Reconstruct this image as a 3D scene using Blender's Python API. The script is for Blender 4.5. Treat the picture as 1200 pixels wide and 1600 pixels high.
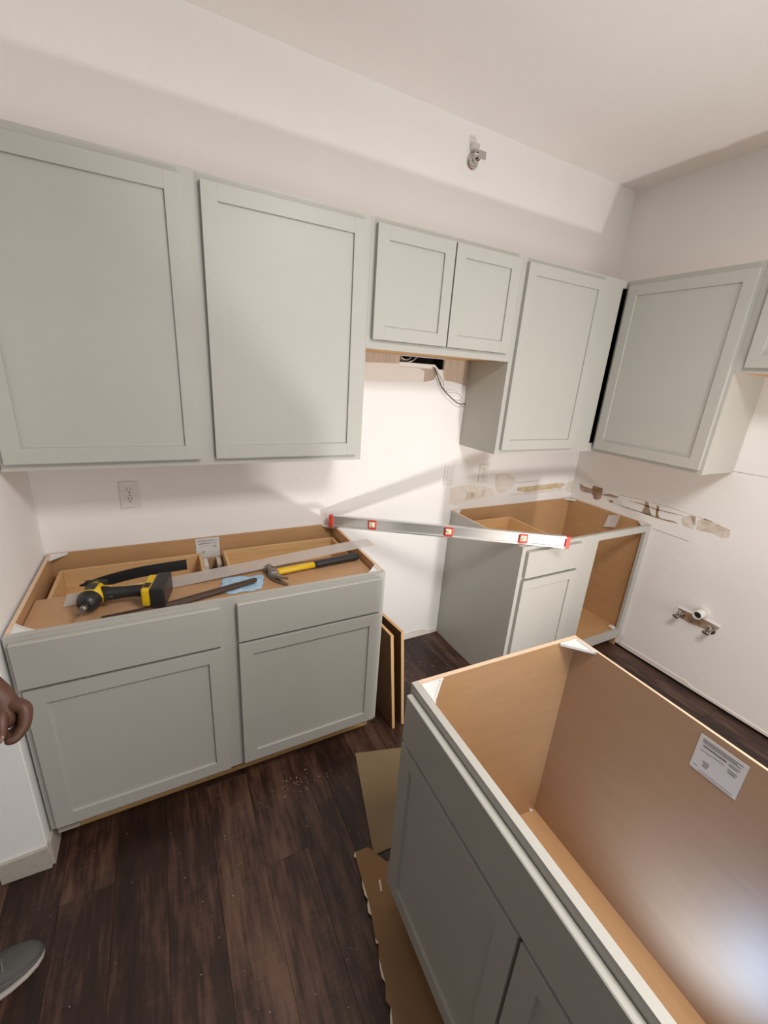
import bpy, bmesh, math, random
from mathutils import Vector, Matrix
random.seed(7)
for o in list(bpy.data.objects): bpy.data.objects.remove(o, do_unlink=True)
scene = bpy.context.scene
COL = scene.collection

# ------------------------------------------------------------------ camera
CAM = Vector((0.9884, -1.9734, 1.6592)); YAW, PITCH, ROLL, FPX = 0.4992, -0.3222, 0.0701, 652.76
fw = Vector((math.sin(YAW)*math.cos(PITCH), math.cos(YAW)*math.cos(PITCH), math.sin(PITCH)))
r0 = Vector((math.cos(YAW), -math.sin(YAW), 0)); u0 = r0.cross(fw)
rt = math.cos(ROLL)*r0 + math.sin(ROLL)*u0; up = -math.sin(ROLL)*r0 + math.cos(ROLL)*u0
cd = bpy.data.cameras.new('camera'); cd.sensor_fit = 'HORIZONTAL'; cd.sensor_width = 36.0
cd.lens = 36.0*FPX/1200.0; cd.clip_start = 0.02; cd.clip_end = 60
cam = bpy.data.objects.new('camera', cd); COL.objects.link(cam)
m = Matrix((rt, up, -fw)).transposed().to_4x4(); m.translation = CAM
cam.matrix_world = m; scene.camera = cam

# ------------------------------------------------------------------ light
world = bpy.data.worlds.new('world'); scene.world = world; world.use_nodes = True
bg = world.node_tree.nodes['Background']; bg.inputs[0].default_value = (1.0, 0.955, 0.92, 1); bg.inputs[1].default_value = 0.37

def lamp(name, kind, loc, energy, color, size=0.05, target=None, **kw):
    l = bpy.data.lights.new(name, kind); l.energy = energy; l.color = color
    if kind == 'AREA': l.shape = 'RECTANGLE'; l.size, l.size_y = size
    else: l.shadow_soft_size = size
    for k, v in kw.items(): setattr(l, k, v)
    o = bpy.data.objects.new(name, l); COL.objects.link(o); o.location = loc
    if target is not None:
        o.rotation_euler = (Vector(target)-Vector(loc)).to_track_quat('-Z', 'Y').to_euler()
    return o
# work lamp standing on the floor behind the loose sink cabinet
lamp('work_lamp', 'SPOT', (2.73, -2.28, 0.24), 112, (1.0, 0.96, 0.92), 0.07, (1.8, -0.65, 2.05), spot_size=math.radians(130), spot_blend=1.0)
# ceiling fixture of the room behind the camera
lamp('ceiling_fixture', 'AREA', (1.9, -2.15, 2.70), 47, (1.0, 0.96, 0.92), (0.6, 0.6), (1.9, -2.15, 0))
# unseen fill light added at the rear to brighten the cabinet fronts
lamp('rear_fill', 'AREA', (2.55, -4.15, 1.0), 35, (1.0, 0.975, 0.95), (1.6, 1.8), (2.2, 0, 1.0))
# unseen cool lamp added inside the sink cabinet for the back-panel glow
lamp('sink_glow_fill', 'SPOT', (1.86, -1.90, 0.21), 10.5, (0.42, 0.66, 1.0), 0.09, (2.10, -1.72, 0.42), spot_size=math.radians(110), spot_blend=1.0)
scene.view_settings.view_transform = 'Standard'; scene.view_settings.look = 'None'
scene.view_settings.gamma = 1.0; scene.view_settings.use_curve_mapping = False
scene.view_settings.exposure = -0.14

# ------------------------------------------------------------------ materials
def srgb(r, g, b):
    f = lambda c: c/255/12.92 if c/255 <= 0.04045 else ((c/255+0.055)/1.055)**2.4
    return (f(r), f(g), f(b), 1)
MATS = {}
def mat(name, col, rough=0.6, metal=0.0, var=0.0, scale=(6, 6, 6), nscale=3.0, bump=0.0, bscale=200.0, coat=0.0, rand=0.0, detail=4.0, alpha=None, spec=0.5, mottle=None):
    m = bpy.data.materials.new(name); m.use_nodes = True; nt = m.node_tree; N = nt.nodes; L = nt.links
    b = N['Principled BSDF']; b.inputs['Roughness'].default_value = rough; b.inputs['Metallic'].default_value = metal
    b.inputs['Coat Weight'].default_value = coat; b.inputs['Specular IOR Level'].default_value = spec
    b.inputs['Base Color'].default_value = col
    tc = N.new('ShaderNodeTexCoord')
    if var or rand:
        mp = N.new('ShaderNodeMapping'); mp.inputs['Scale'].default_value = scale
        L.new(tc.outputs['Object'], mp.inputs['Vector'])
        nz = N.new('ShaderNodeTexNoise'); nz.inputs['Scale'].default_value = nscale; nz.inputs['Detail'].default_value = detail
        nz.inputs['Roughness'].default_value = 0.65
        hsv = N.new('ShaderNodeHueSaturation'); hsv.inputs['Color'].default_value = col
        mr = N.new('ShaderNodeMapRange'); mr.inputs['From Min'].default_value = 0.25; mr.inputs['From Max'].default_value = 0.75
        mr.inputs['To Min'].default_value = 1-var; mr.inputs['To Max'].default_value = 1+var
        L.new(nz.outputs['Fac'], mr.inputs['Value'])
        val = mr.outputs['Result']
        if rand:
            oi = N.new('ShaderNodeObjectInfo')
            av = N.new('ShaderNodeVectorMath'); av.operation = 'MULTIPLY_ADD'; av.inputs[1].default_value = (17, 31, 23)
            L.new(oi.outputs['Random'], av.inputs[0]); L.new(mp.outputs['Vector'], av.inputs[2])
            L.new(av.outputs['Vector'], nz.inputs['Vector'])
            m2 = N.new('ShaderNodeMapRange'); m2.inputs['To Min'].default_value = 1-rand; m2.inputs['To Max'].default_value = 1+rand
            L.new(oi.outputs['Random'], m2.inputs['Value'])
            mu = N.new('ShaderNodeMath'); mu.operation = 'MULTIPLY'; L.new(val, mu.inputs[0]); L.new(m2.outputs['Result'], mu.inputs[1]); val = mu.outputs[0]
        else:
            L.new(mp.outputs['Vector'], nz.inputs['Vector'])
        L.new(val, hsv.inputs['Value']); L.new(hsv.outputs['Color'], b.inputs['Base Color'])
    if bump:
        n2 = N.new('ShaderNodeTexNoise'); n2.inputs['Scale'].default_value = bscale; n2.inputs['Detail'].default_value = 2
        L.new(tc.outputs['Object'], n2.inputs['Vector'])
        bp = N.new('ShaderNodeBump'); bp.inputs['Strength'].default_value = bump; bp.inputs['Distance'].default_value = 0.002
        L.new(n2.outputs['Fac'], bp.inputs['Height']); L.new(bp.outputs['Normal'], b.inputs['Normal'])
    if alpha is not None: b.inputs['Alpha'].default_value = alpha
    if mottle:
        n3 = N.new('ShaderNodeTexNoise'); n3.inputs['Scale'].default_value = 11; n3.inputs['Detail'].default_value = 5; n3.inputs['Roughness'].default_value = 0.7
        L.new(tc.outputs['Object'], n3.inputs['Vector'])
        m3 = N.new('ShaderNodeMapRange'); m3.inputs['From Min'].default_value = 0.38; m3.inputs['From Max'].default_value = 0.6
        m3.inputs['To Min'].default_value = mottle[0]; m3.inputs['To Max'].default_value = mottle[1]
        L.new(n3.outputs['Fac'], m3.inputs['Value'])
        mx = N.new('ShaderNodeMix'); mx.data_type = 'RGBA'; mx.inputs[6].default_value = (0.89, 0.875, 0.86, 1)
        L.new(m3.outputs['Result'], mx.inputs[0]); L.new(b.inputs['Base Color'].links[0].from_socket, mx.inputs[7]); L.new(mx.outputs[2], b.inputs['Base Color'])
    MATS[name] = m; return m

PAINT = mat('cabinet_paint', (0.47, 0.46, 0.42, 1), 0.42, var=0.02, scale=(1, 1, 1), nscale=6)
WALL = mat('wall_paint', (0.89, 0.875, 0.86, 1), 0.85, var=0.02, scale=(1, 1, 1), nscale=2.5, bump=0.25, bscale=170)
CEIL = mat('ceiling_paint', (0.92, 0.89, 0.865, 1), 0.9, var=0.02, scale=(1, 1, 1), nscale=3, bump=0.5, bscale=120)
WOODIN = mat('interior_laminate', srgb(193, 153, 111), 0.34, var=0.07, scale=(2, 2, 14), nscale=2.5)
WOODINH = mat('interior_laminate_cross', srgb(193, 153, 111), 0.34, var=0.07, scale=(2, 14, 14), nscale=2.5)
BACKLAM = mat('back_panel_laminate', srgb(180, 146, 116), 0.46, var=0.06, scale=(2, 2, 14), nscale=2.5, spec=0.8)
PINE = mat('drawer_wood', srgb(216, 178, 130), 0.5, var=0.12, scale=(1.2, 14, 22), nscale=3)
EDGE = mat('raw_plywood_edge', srgb(226, 196, 168), 0.7, var=0.1, scale=(9, 9, 40), nscale=4)
BIRCH = mat('panel_edge_wood', srgb(214, 172, 118), 0.6, var=0.08, scale=(9, 9, 2), nscale=4)
DARKPLY = mat('panel_face_wood', srgb(120, 88, 56), 0.6, var=0.1, scale=(9, 3, 1), nscale=4)
HARD = mat('hardboard', srgb(190, 150, 112), 0.5, var=0.06, scale=(3, 3, 3), nscale=5)
CARD = mat('cardboard', srgb(148, 114, 80), 0.85, var=0.07, scale=(3, 3, 3), nscale=3)
CARD2 = mat('grey_cardboard', srgb(140, 120, 90), 0.8, var=0.05, scale=(3, 3, 3), nscale=3)
TORN = mat('torn_white_paper', srgb(236, 222, 205), 0.9)
WHITEP = mat('white_plastic', (0.80, 0.78, 0.75, 1), 0.4)
BRACE = mat('corner_brace_plastic', (0.80, 0.79, 0.77, 1), 0.35)
PAPER = mat('label_paper', (0.74, 0.73, 0.71, 1), 0.6)
INK = mat('label_ink', (0.16, 0.15, 0.15, 1), 0.7)
SLOT = mat('slot_dark', (0.05, 0.045, 0.04, 1), 0.6)
DARK = mat('cavity_shade_dark', (0.02, 0.015, 0.01, 1), 0.95)  # near-black puts deep shade into hollows; also colours the floor slab
ALU = mat('brushed_aluminium', (0.78, 0.78, 0.77, 1), 0.33, metal=0.85, var=0.05, scale=(1, 40, 40), nscale=5)
RED = mat('red_plastic', (0.62, 0.055, 0.03, 1), 0.45)
VIAL = mat('vial_liquid', (0.80, 0.78, 0.42, 1), 0.15)
VIALW = mat('vial_window', (0.86, 0.82, 0.72, 1), 0.25)
YEL = mat('yellow_plastic', (0.78, 0.50, 0.015, 1), 0.38)
BLK = mat('black_rubber', (0.018, 0.018, 0.02, 1), 0.5, bump=0.2, bscale=400)
BLKG = mat('black_plastic', (0.022, 0.022, 0.022, 1), 0.35)
STEEL = mat('dull_steel', (0.32, 0.29, 0.26, 1), 0.38, metal=0.9, var=0.15, scale=(8, 8, 8), nscale=6)
CHROME = mat('chrome', (0.62, 0.60, 0.57, 1), 0.2, metal=1.0)
RUST = mat('dark_steel_bar', (0.10, 0.065, 0.05, 1), 0.5, metal=0.4, var=0.2, scale=(6, 20, 20), nscale=6)
BLUE = mat('blue_cloth', (0.42, 0.62, 0.80, 1), 0.8, var=0.08, scale=(6, 6, 6), nscale=8, bump=0.3, bscale=300)
FILM = mat('clear_plastic_strip', (0.70, 0.65, 0.61, 1), 0.3, alpha=0.55)
TORNB = mat('torn_drywall_brown', srgb(146, 114, 80), 0.95, var=0.2, scale=(14, 14, 14), nscale=3, mottle=(0.6, 1.0))
TORNG = mat('dirty_drywall', srgb(200, 182, 160), 0.95, var=0.10, scale=(9, 9, 9), nscale=2, mottle=(0.3, 1.0))
TORNY = mat('glue_residue', srgb(206, 184, 142), 0.9, var=0.15, scale=(12, 12, 12), nscale=3, mottle=(0.5, 1.0))
PATCH = mat('joint_compound', srgb(224, 211, 194), 0.9, var=0.04, scale=(9, 9, 9), nscale=2, mottle=(0.2, 0.8))
STREAK = mat('streaked_old_paint', srgb(196, 176, 160), 0.9, var=0.22, scale=(45, 1, 2.5), nscale=1.3)
GREYW = mat('old_grey_paint', srgb(236, 229, 223), 0.9, var=0.04, scale=(4, 4, 4), nscale=2)
SEAM = mat('drywall_seam', srgb(150, 132, 118), 0.9)
BLOCK = mat('dirty_white_wood', srgb(184, 176, 166), 0.7, var=0.12, scale=(12, 12, 12), nscale=3)
SKIN = mat('skin', (0.105, 0.045, 0.028, 1), 0.5, var=0.08, scale=(9, 9, 9), nscale=4)
NAIL = mat('nail', (0.20, 0.11, 0.08, 1), 0.3)
DENIM = mat('denim', (0.035, 0.045, 0.075, 1), 0.9, var=0.15, scale=(20, 20, 20), nscale=4)
SHIRT = mat('shirt_cloth', (0.10, 0.10, 0.11, 1), 0.9, var=0.1, scale=(12, 12, 12), nscale=4)
HAIR = mat('hair', (0.015, 0.011, 0.009, 1), 0.7)
SHOEG = mat('grey_shoe_fabric', (0.085, 0.08, 0.075, 1), 0.75, var=0.12, scale=(12, 12, 12), nscale=4, bump=0.3, bscale=500)
SHOEL = mat('light_grey_shoe_panel', (0.15, 0.14, 0.135, 1), 0.7)
SOLE = mat('white_shoe_sole', (0.42, 0.38, 0.35, 1), 0.6)
WIREB = mat('dark_wire', (0.05, 0.045, 0.04, 1), 0.5)
WIREG = mat('grey_wire', (0.42, 0.39, 0.36, 1), 0.5)
DUST = mat('sawdust', (0.70, 0.60, 0.48, 1), 0.9)

def floor_mat():
    m = bpy.data.materials.new('vinyl_plank'); m.use_nodes = True; nt = m.node_tree; N = nt.nodes; L = nt.links
    b = N['Principled BSDF']
    tc = N.new('ShaderNodeTexCoord'); oi = N.new('ShaderNodeObjectInfo')
    off = N.new('ShaderNodeVectorMath'); off.operation = 'MULTIPLY_ADD'; off.inputs[1].default_value = (37, 53, 11)
    L.new(oi.outputs['Random'], off.inputs[0]); L.new(tc.outputs['Object'], off.inputs[2])
    def noise(sc, s, det):
        mp = N.new('ShaderNodeMapping'); mp.inputs['Scale'].default_value = sc; L.new(off.outputs[0], mp.inputs['Vector'])
        n = N.new('ShaderNodeTexNoise'); n.inputs['Scale'].default_value = s; n.inputs['Detail'].default_value = det; n.inputs['Roughness'].default_value = 0.7
        L.new(mp.outputs[0], n.inputs['Vector']); return n.outputs['Fac']
    grain = noise((34, 2.2, 1), 2.2, 6); blot = noise((5, 1.3, 1), 2.2, 3); saw = noise((7, 46, 1), 2.0, 2)
    def math_(op, a, bb):
        n = N.new('ShaderNodeMath'); n.operation = op
        for i, v in enumerate((a, bb)):
            if isinstance(v, (int, float)): n.inputs[i].default_value = v
            else: L.new(v, n.inputs[i])
        return n.outputs[0]
    g = math_('ADD', math_('MULTIPLY', grain, 0.45), math_('MULTIPLY', blot, 0.55))
    g = math_('ADD', g, math_('MULTIPLY', math_('SUBTRACT', oi.outputs['Random'], 0.5), 0.16))
    g = math_('ADD', g, math_('MULTIPLY', math_('SUBTRACT', saw, 0.5), 0.10))
    cr = N.new('ShaderNodeValToRGB'); L.new(g, cr.inputs[0])
    e = cr.color_ramp.elements; e[0].position = 0.30; e[0].color = srgb(24, 13, 9); e[1].position = 0.66; e[1].color = srgb(100, 72, 59)
    k = e.new(0.48); k.color = srgb(52, 32, 25)
    L.new(cr.outputs[0], b.inputs['Base Color'])
    b.inputs['Roughness'].default_value = 0.42
    bp = N.new('ShaderNodeBump'); bp.inputs['Strength'].default_value = 0.25; bp.inputs['Distance'].default_value = 0.001
    L.new(grain, bp.inputs['Height']); L.new(bp.outputs[0], b.inputs['Normal'])
    return m
PLANK = floor_mat()

# ------------------------------------------------------------------ helpers
def link(name, me, mats, parent=None):
    o = bpy.data.objects.new(name, me); COL.objects.link(o)
    for mm in (mats if isinstance(mats, (list, tuple)) else [mats]): me.materials.append(mm)
    if parent is not None: o.parent = parent
    return o
def finish(name, bm, mats, parent=None, smooth=False, loc=None):
    bmesh.ops.recalc_face_normals(bm, faces=bm.faces[:])
    me = bpy.data.meshes.new(name); bm.to_mesh(me); bm.free()
    if smooth:
        for p in me.polygons: p.use_smooth = True
    o = link(name, me, mats, parent)
    if loc is not None: o.location = loc
    return o
def abox(bm, x0, x1, y0, y1, z0, z1, bev=0.0, seg=1):
    r = bmesh.ops.create_cube(bm, size=1.0)
    vs = r['verts']
    for v in vs:
        v.co = Vector(((x0+x1)/2+v.co.x*(x1-x0), (y0+y1)/2+v.co.y*(y1-y0), (z0+z1)/2+v.co.z*(z1-z0)))
    if bev:
        es = list({e for v in vs for e in v.link_edges})
        bmesh.ops.bevel(bm, geom=es, offset=bev, segments=seg, affect='EDGES', profile=0.5)
def boxes(name, lst, mats, parent=None, bev=0.0, seg=1):
    bm = bmesh.new()
    for b in lst: abox(bm, *b, bev=bev, seg=seg)
    return finish(name, bm, mats, parent)
def cyl(bm, p0, p1, r0, r1=None, n=20, caps=True):
    p0, p1 = Vector(p0), Vector(p1); r1 = r0 if r1 is None else r1
    d = p1-p0; q = d.to_track_quat('Z', 'Y').to_matrix().to_4x4(); q.translation = (p0+p1)/2
    return bmesh.ops.create_cone(bm, cap_ends=caps, segments=n, radius1=r0, radius2=r1, depth=d.length, matrix=q)
def tube(bm, pts, r, n=8):
    pts = [Vector(p) for p in pts]; rings = []
    for i, p in enumerate(pts):
        a = pts[max(i-1, 0)]; b = pts[min(i+1, len(pts)-1)]
        q = (b-a).to_track_quat('Z', 'Y')
        rr = r[i] if isinstance(r, (list, tuple)) else r
        rings.append([bm.verts.new(p + q @ Vector((rr*math.cos(2*math.pi*k/n), rr*math.sin(2*math.pi*k/n), 0))) for k in range(n)])
    for i in range(len(rings)-1):
        for k in range(n):
            bm.faces.new((rings[i][k], rings[i][(k+1) % n], rings[i+1][(k+1) % n], rings[i+1][k]))
    bm.faces.new(rings[0][::-1]); bm.faces.new(rings[-1])
def prism(bm, poly, off):
    """extrude a 3-D polygon by the vector off"""
    off = Vector(off); a = [bm.verts.new(Vector(p)) for p in poly]; b = [bm.verts.new(Vector(p)+off) for p in poly]
    n = len(a); bm.faces.new(a); bm.faces.new(b[::-1])
    for i in range(n): bm.faces.new((a[i], b[i], b[(i+1) % n], a[(i+1) % n]))
def spline(pts, n=8):
    pts = [Vector(p) for p in pts]; P = [pts[0]] + pts + [pts[-1]]; out = []
    for i in range(1, len(P)-2):
        for k in range(n):
            t = k/n; a, b, c, d = P[i-1], P[i], P[i+1], P[i+2]
            out.append(0.5*((2*b)+(c-a)*t+(2*a-5*b+4*c-d)*t*t+(3*b-a-3*c+d)*t**3))
    out.append(pts[-1]); return out
def tag(o, label=None, cat=None, group=None, kind=None):
    if label: o['label'] = label
    if cat: o['category'] = cat
    if group: o['group'] = group
    if kind: o['kind'] = kind
    return o
def empty(name, loc, rz=0.0):
    o = bpy.data.objects.new(name, None); COL.objects.link(o); o.location = loc; o.rotation_euler = (0, 0, rz)
    o.empty_display_size = 0.05; return o

# ------------------------------------------------------------------ dimensions (metres)
XL, XA, XB, W = 0.535, 1.7593, 2.536, 3.6146      # left wall, cabinet ends beside the range gap, right wall
HB, D, DU = 0.876, 0.61, 0.305
ZB, ZT, ZR, ZC = 1.2856, 2.213, 1.748, 2.7743
REAR, FARX = -4.2, -2.4

# ------------------------------------------------------------------ setting
flo = boxes('floor', [(FARX, W+0.1, REAR, 0.1, -0.12, -0.0045)], DARK); tag(flo, kind='structure')
PW, PL = 0.152, 1.22
meshes = {}
def plank(x0, x1, y0, y1):
    key = (round(x1-x0, 3), round(y1-y0, 3))
    if key not in meshes:
        bm = bmesh.new(); w, l = x1-x0-0.0005, y1-y0-0.0005
        abox(bm, -w/2, w/2, -l/2, l/2, -0.0045, 0, bev=0.0005)
        me = bpy.data.meshes.new('plank'); bm.to_mesh(me); bm.free(); me.materials.append(PLANK); meshes[key] = me
    o = bpy.data.objects.new('plank', meshes[key]); COL.objects.link(o); o.parent = flo
    o.location = ((x0+x1)/2, (y0+y1)/2, 0)
nx = 0; x = W-0.008
offs = [0.0, 0.43, 0.85, 0.27, 0.66, 1.05]
while x > -0.55:
    y = -0.006 + offs[nx % 6] - 0.0; y0 = -0.006
    first = PL - offs[nx % 6]
    yy = y0; ln = first if first > 0.1 else PL
    while yy > -2.75:
        plank(x-PW, x, yy-ln, yy); yy -= ln; ln = PL
    x -= PW; nx += 1

HX0, HX1, HZ0, HZ1 = 2.094, 2.371, 1.692, 1.7455
wb = boxes('wall_back', [(FARX, HX0, 0, 0.1, 0, ZC), (HX1, W+0.1, 0, 0.1, 0, ZC), (HX0, HX1, 0, 0.1, 0, HZ0), (HX0, HX1, 0, 0.1, HZ1, ZC)], WALL)
tag(wb, kind='structure')
boxes('cavity_shade', [(HX0-0.02, HX1+0.02, 0.101, 0.13, HZ0-0.05, HZ1+0.05), (HX1-0.002, HX1-0.0005, 0.013, 0.1, HZ0, HZ1), (HX0+0.0005, HX0+0.002, 0.013, 0.1, HZ0, HZ1), (HX0, HX1, 0.019, 0.1, HZ0+0.0005, HZ0+0.002), (HX0, HX1, 0.013, 0.1, HZ1-0.002, HZ1-0.0005)], DARK, wb)  # near-black lining paints the shade inside the wall hole
prs = bmesh.new(); prism(prs, [(HX0, 0.004, HZ0), (HX0, 0.004, 1.7165), (HX0+0.008, 0.004, 1.7145), (2.312, 0.004, 1.715), (2.343, 0.004, HZ0)], (0, 0.014, 0))
finish('drywall_lip', prs, WALL, wb)
wr = boxes('wall_right', [(W, W+0.1, REAR, 0.0, 0.014, ZC)], WALL); tag(wr, kind='structure')
boxes('cavity_shade', [(W+0.02, W+0.1, REAR, 0.0, -0.004, 0.014)], DARK, wr)  # near-black box paints the shade in the gap below the wall
wl = boxes('wall_left', [(0.402, XL-0.009, -0.645, 0.0, 0, ZC)], WALL, bev=0.002); tag(wl, kind='structure')
cl = boxes('ceiling', [(FARX, W+0.1, REAR, 0.1, ZC, ZC+0.1)], CEIL); tag(cl, kind='structure')
wf = boxes('light_block_wall', [(FARX-0.1, FARX, REAR, 0.1, 0, ZC)], WALL); tag(wf, kind='structure')  # unseen wall added to hold back light from the left
bl = bmesh.new()
prism(bl, [(0.398, -0.657, 0.006), (0.398, -0.657, 0.088), (0.524, -0.657, 0.092), (0.528, -0.657, 0.0)], (0, 0.0115, 0))
prism(bl, [(0.5265, -0.6455, 0.0), (0.5265, -0.6455, 0.10), (0.5265, -0.545, 0.10), (0.5265, -0.545, 0.0)], (0.010, 0, 0))
bo = finish('baseboard_left', bl, BLOCK); tag(bo, kind='structure')

# marks left on the walls by the old backsplash (thin skins on the wall face)
def wall_patch(name, wall, pts, mt, depth=0.0012):
    bm = bmesh.new()
    if wall is wr: prism(bm, [(W-0.0001-depth, a, b) for a, b in pts], (depth, 0, 0))
    else: prism(bm, [(a, -0.0001-depth, b) for a, b in pts], (0, depth, 0))
    return finish(name, bm, mt, wall)
T = 'torn_patch'
wall_patch(T, wr, [(-0.053, 1.003), (-0.095, 0.986), (-0.156, 0.986), (-0.167, 1.011), (-0.237, 1.009), (-0.244, 0.968), (-0.239, 0.935), (-0.214, 0.919), (-0.184, 0.924), (-0.185, 0.94), (-0.158, 0.954), (-0.118, 0.945), (-0.073, 0.947)], TORNB)
wall_patch(T, wr, [(-0.249, 0.975), (-0.315, 0.989), (-0.364, 0.984), (-0.341, 0.973), (-0.287, 0.968), (-0.252, 0.964)], TORNB)
wall_patch(T, wr, [(-0.294, 0.941), (-0.325, 0.952), (-0.339, 0.939), (-0.319, 0.932)], TORNB)
wall_patch(T, wr, [(-0.535, 1.008), (-0.555, 1.005), (-0.575, 0.958), (-0.595, 0.935), (-0.564, 0.93), (-0.53, 0.933), (-0.539, 0.971)], TORNB)
wall_patch(T, wr, [(-0.608, 1.007), (-0.624, 0.998), (-0.626, 0.955), (-0.641, 0.936), (-0.619, 0.933), (-0.611, 0.969)], TORNB)
wall_patch(T, wr, [(-0.432, 0.982), (-0.52, 0.987), (-0.606, 0.981), (-0.692, 0.987), (-0.783, 0.989), (-0.694, 0.982), (-0.608, 0.976), (-0.522, 0.982)], TORNB)
wall_patch(T, wr, [(-0.339, 0.937), (-0.434, 0.935), (-0.529, 0.936), (-0.636, 0.935), (-0.68, 0.937), (-0.722, 0.942), (-0.749, 0.936), (-0.691, 0.930), (-0.638, 0.929), (-0.526, 0.930), (-0.437, 0.930)], TORNB)
wall_patch(T, wr, [(-0.76, 0.972), (-0.796, 1.003), (-0.822, 1.007), (-0.839, 0.959), (-0.832, 0.93), (-0.774, 0.936)], TORNG)
wall_patch(T, wr, [(-0.799, 1.004), (-0.825, 1.005), (-0.835, 0.962), (-0.824, 0.954)], TORNB, 0.0016)
wall_patch(T, wr, [(-0.841, 0.988), (-0.871, 1.011), (-0.955, 0.997), (-1.0, 0.988), (-1.005, 0.947), (-0.973, 0.934), (-0.927, 0.943), (-0.846, 0.935)], TORNG)
wall_patch('score_line', wr, [(-0.36, 1.002), (-0.541, 1.014), (-0.684, 1.016), (-0.793, 1.011), (-0.909, 1.006), (-0.91, 1.003), (-0.794, 1.008), (-0.685, 1.013), (-0.542, 1.011), (-0.361, 0.999)], TORNG)
wall_patch('glue_band', wb, [(3.065, 0.986), (3.254, 0.992), (3.509, 0.995), (3.54, 0.979), (3.493, 0.958), (3.326, 0.955), (3.144, 0.949), (3.07, 0.964)], TORNY)
wall_patch('glue_band', wb, [(2.998, 0.949), (3.144, 0.947), (3.327, 0.950), (3.494, 0.954), (3.524, 0.942), (3.396, 0.932), (3.22, 0.935), (3.03, 0.935)], PATCH)
wall_patch('dirty_patch', wb, [(2.507, 1.023), (2.56, 1.029), (2.637, 1.031), (2.773, 1.014), (2.854, 0.99), (2.866, 0.945), (2.787, 0.94), (2.664, 0.929), (2.558, 0.904), (2.511, 0.925), (2.519, 0.973)], PATCH)
wall_patch('dirty_patch', wb, [(2.646, 0.981), (2.685, 0.986), (2.71, 0.959), (2.675, 0.935), (2.642, 0.943)], TORNG, 0.0018)
wall_patch('dirty_patch', wb, [(2.76, 0.99), (2.79, 0.995), (2.80, 0.955), (2.77, 0.95)], TORNG, 0.0018)
wall_patch('dirty_patch', wb, [(2.855, 1.085), (2.952, 1.088), (3.037, 1.058), (3.036, 1.015), (2.978, 0.966), (2.901, 0.962), (2.87, 1.008)], PATCH)
wall_patch('glue_band', wb, [(3.55, 0.993), (3.612, 0.998), (3.612, 0.918), (3.586, 0.914), (3.545, 0.946)], PATCH, 0.004)
wall_patch('old_paint', wb, [(1.80, 1.765), (2.093, 1.765), (2.0935, 1.707), (1.80, 1.696)], STREAK, 0.0016)
wall_patch('old_paint', wb, [(1.80, 1.6955), (2.093, 1.7065), (2.0945, 1.6905), (2.212, 1.690), (2.242, 1.678), (2.242, 1.621), (2.018, 1.613), (1.80, 1.618)], GREYW)
wall_patch('old_paint', wb, [(2.372, 1.765), (2.536, 1.765), (2.531, 1.618), (2.436, 1.634), (2.378, 1.639), (2.364, 1.690), (2.372, 1.691)], STREAK, 0.0016)
wall_patch('old_paint', wb, [(2.216, 1.690), (2.322, 1.690), (2.33, 1.683), (2.315, 1.639), (2.248, 1.622), (2.249, 1.678)], STREAK, 0.0016)
wall_patch('drywall_seam', wr, [(-0.925, 1.2915), (-1.6, 1.3125), (-1.6, 1.3105), (-0.925, 1.2895)], SEAM, 0.0006)
wall_patch('drywall_seam', wr, [(-0.62, 0.859), (-0.83, 0.857), (-0.83, 0.8545), (-0.62, 0.8565)], SEAM, 0.0006)
wall_patch('drywall_seam', wb, [(3.02, 1.022), (3.25, 1.024), (3.25, 1.022), (3.02, 1.020)], SEAM, 0.0006)
wall_patch('bare_strip', wr, [(-0.62, 0.014), (-0.62, 0.04), (-1.05, 0.042), (-1.07, 0.03), (-2.4, 0.03), (-2.4, 0.014)], GREYW, 0.004)
wall_patch('bare_strip', wb, [(1.78, 0.0), (1.78, 0.028), (2.1, 0.03), (2.22, 0.05), (2.40, 0.05), (2.46, 0.03), (2.53, 0.03), (2.53, 0.0)], PATCH, 0.004)

# ------------------------------------------------------------------ cabinet builders (local frame: x right, y back, z up, front of the face frame at y = 0)
def shaker_door(parent, x0, x1, z0, z1, st=0.05, rl=None):
    rl = st if rl is None else rl
    dr = boxes('door', [(x0, x0+st, -0.0195, -0.0005, z0, z1), (x1-st, x1, -0.0195, -0.0005, z0, z1),
                        (x0+st, x1-st, -0.0195, -0.0005, z0, z0+rl), (x0+st, x1-st, -0.0195, -0.0005, z1-rl, z1)], PAINT, parent, bev=0.0004)
    boxes('door_panel', [(x0+st-0.002, x1-st+0.002, -0.0115, -0.003, z0+rl-0.002, z1-rl+0.002)], PAINT, dr)
    return dr
def drawer(parent, x0, x1, z0, z1, box=None):
    bm = bmesh.new(); abox(bm, x0, x1, -0.0195, -0.0005, z0, z1, bev=0.002)
    d = finish('drawer', bm, PAINT, parent)
    if box:
        bx0, bx1, by0, by1, bz0, bz1 = box; t = 0.012
        boxes('drawer_box', [(bx0, bx0+t, by0, by1, bz0, bz1), (bx1-t, bx1, by0, by1, bz0, bz1), (bx0+t, bx1-t, by0, by0+t, bz0, bz1),
                             (bx0+t, bx1-t, by1-t, by1, bz0, bz1), (bx0+t, bx1-t, by0+t, by1-t, bz0+0.008, bz0+0.014)], PINE, d, bev=0.0008)
    return d
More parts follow.
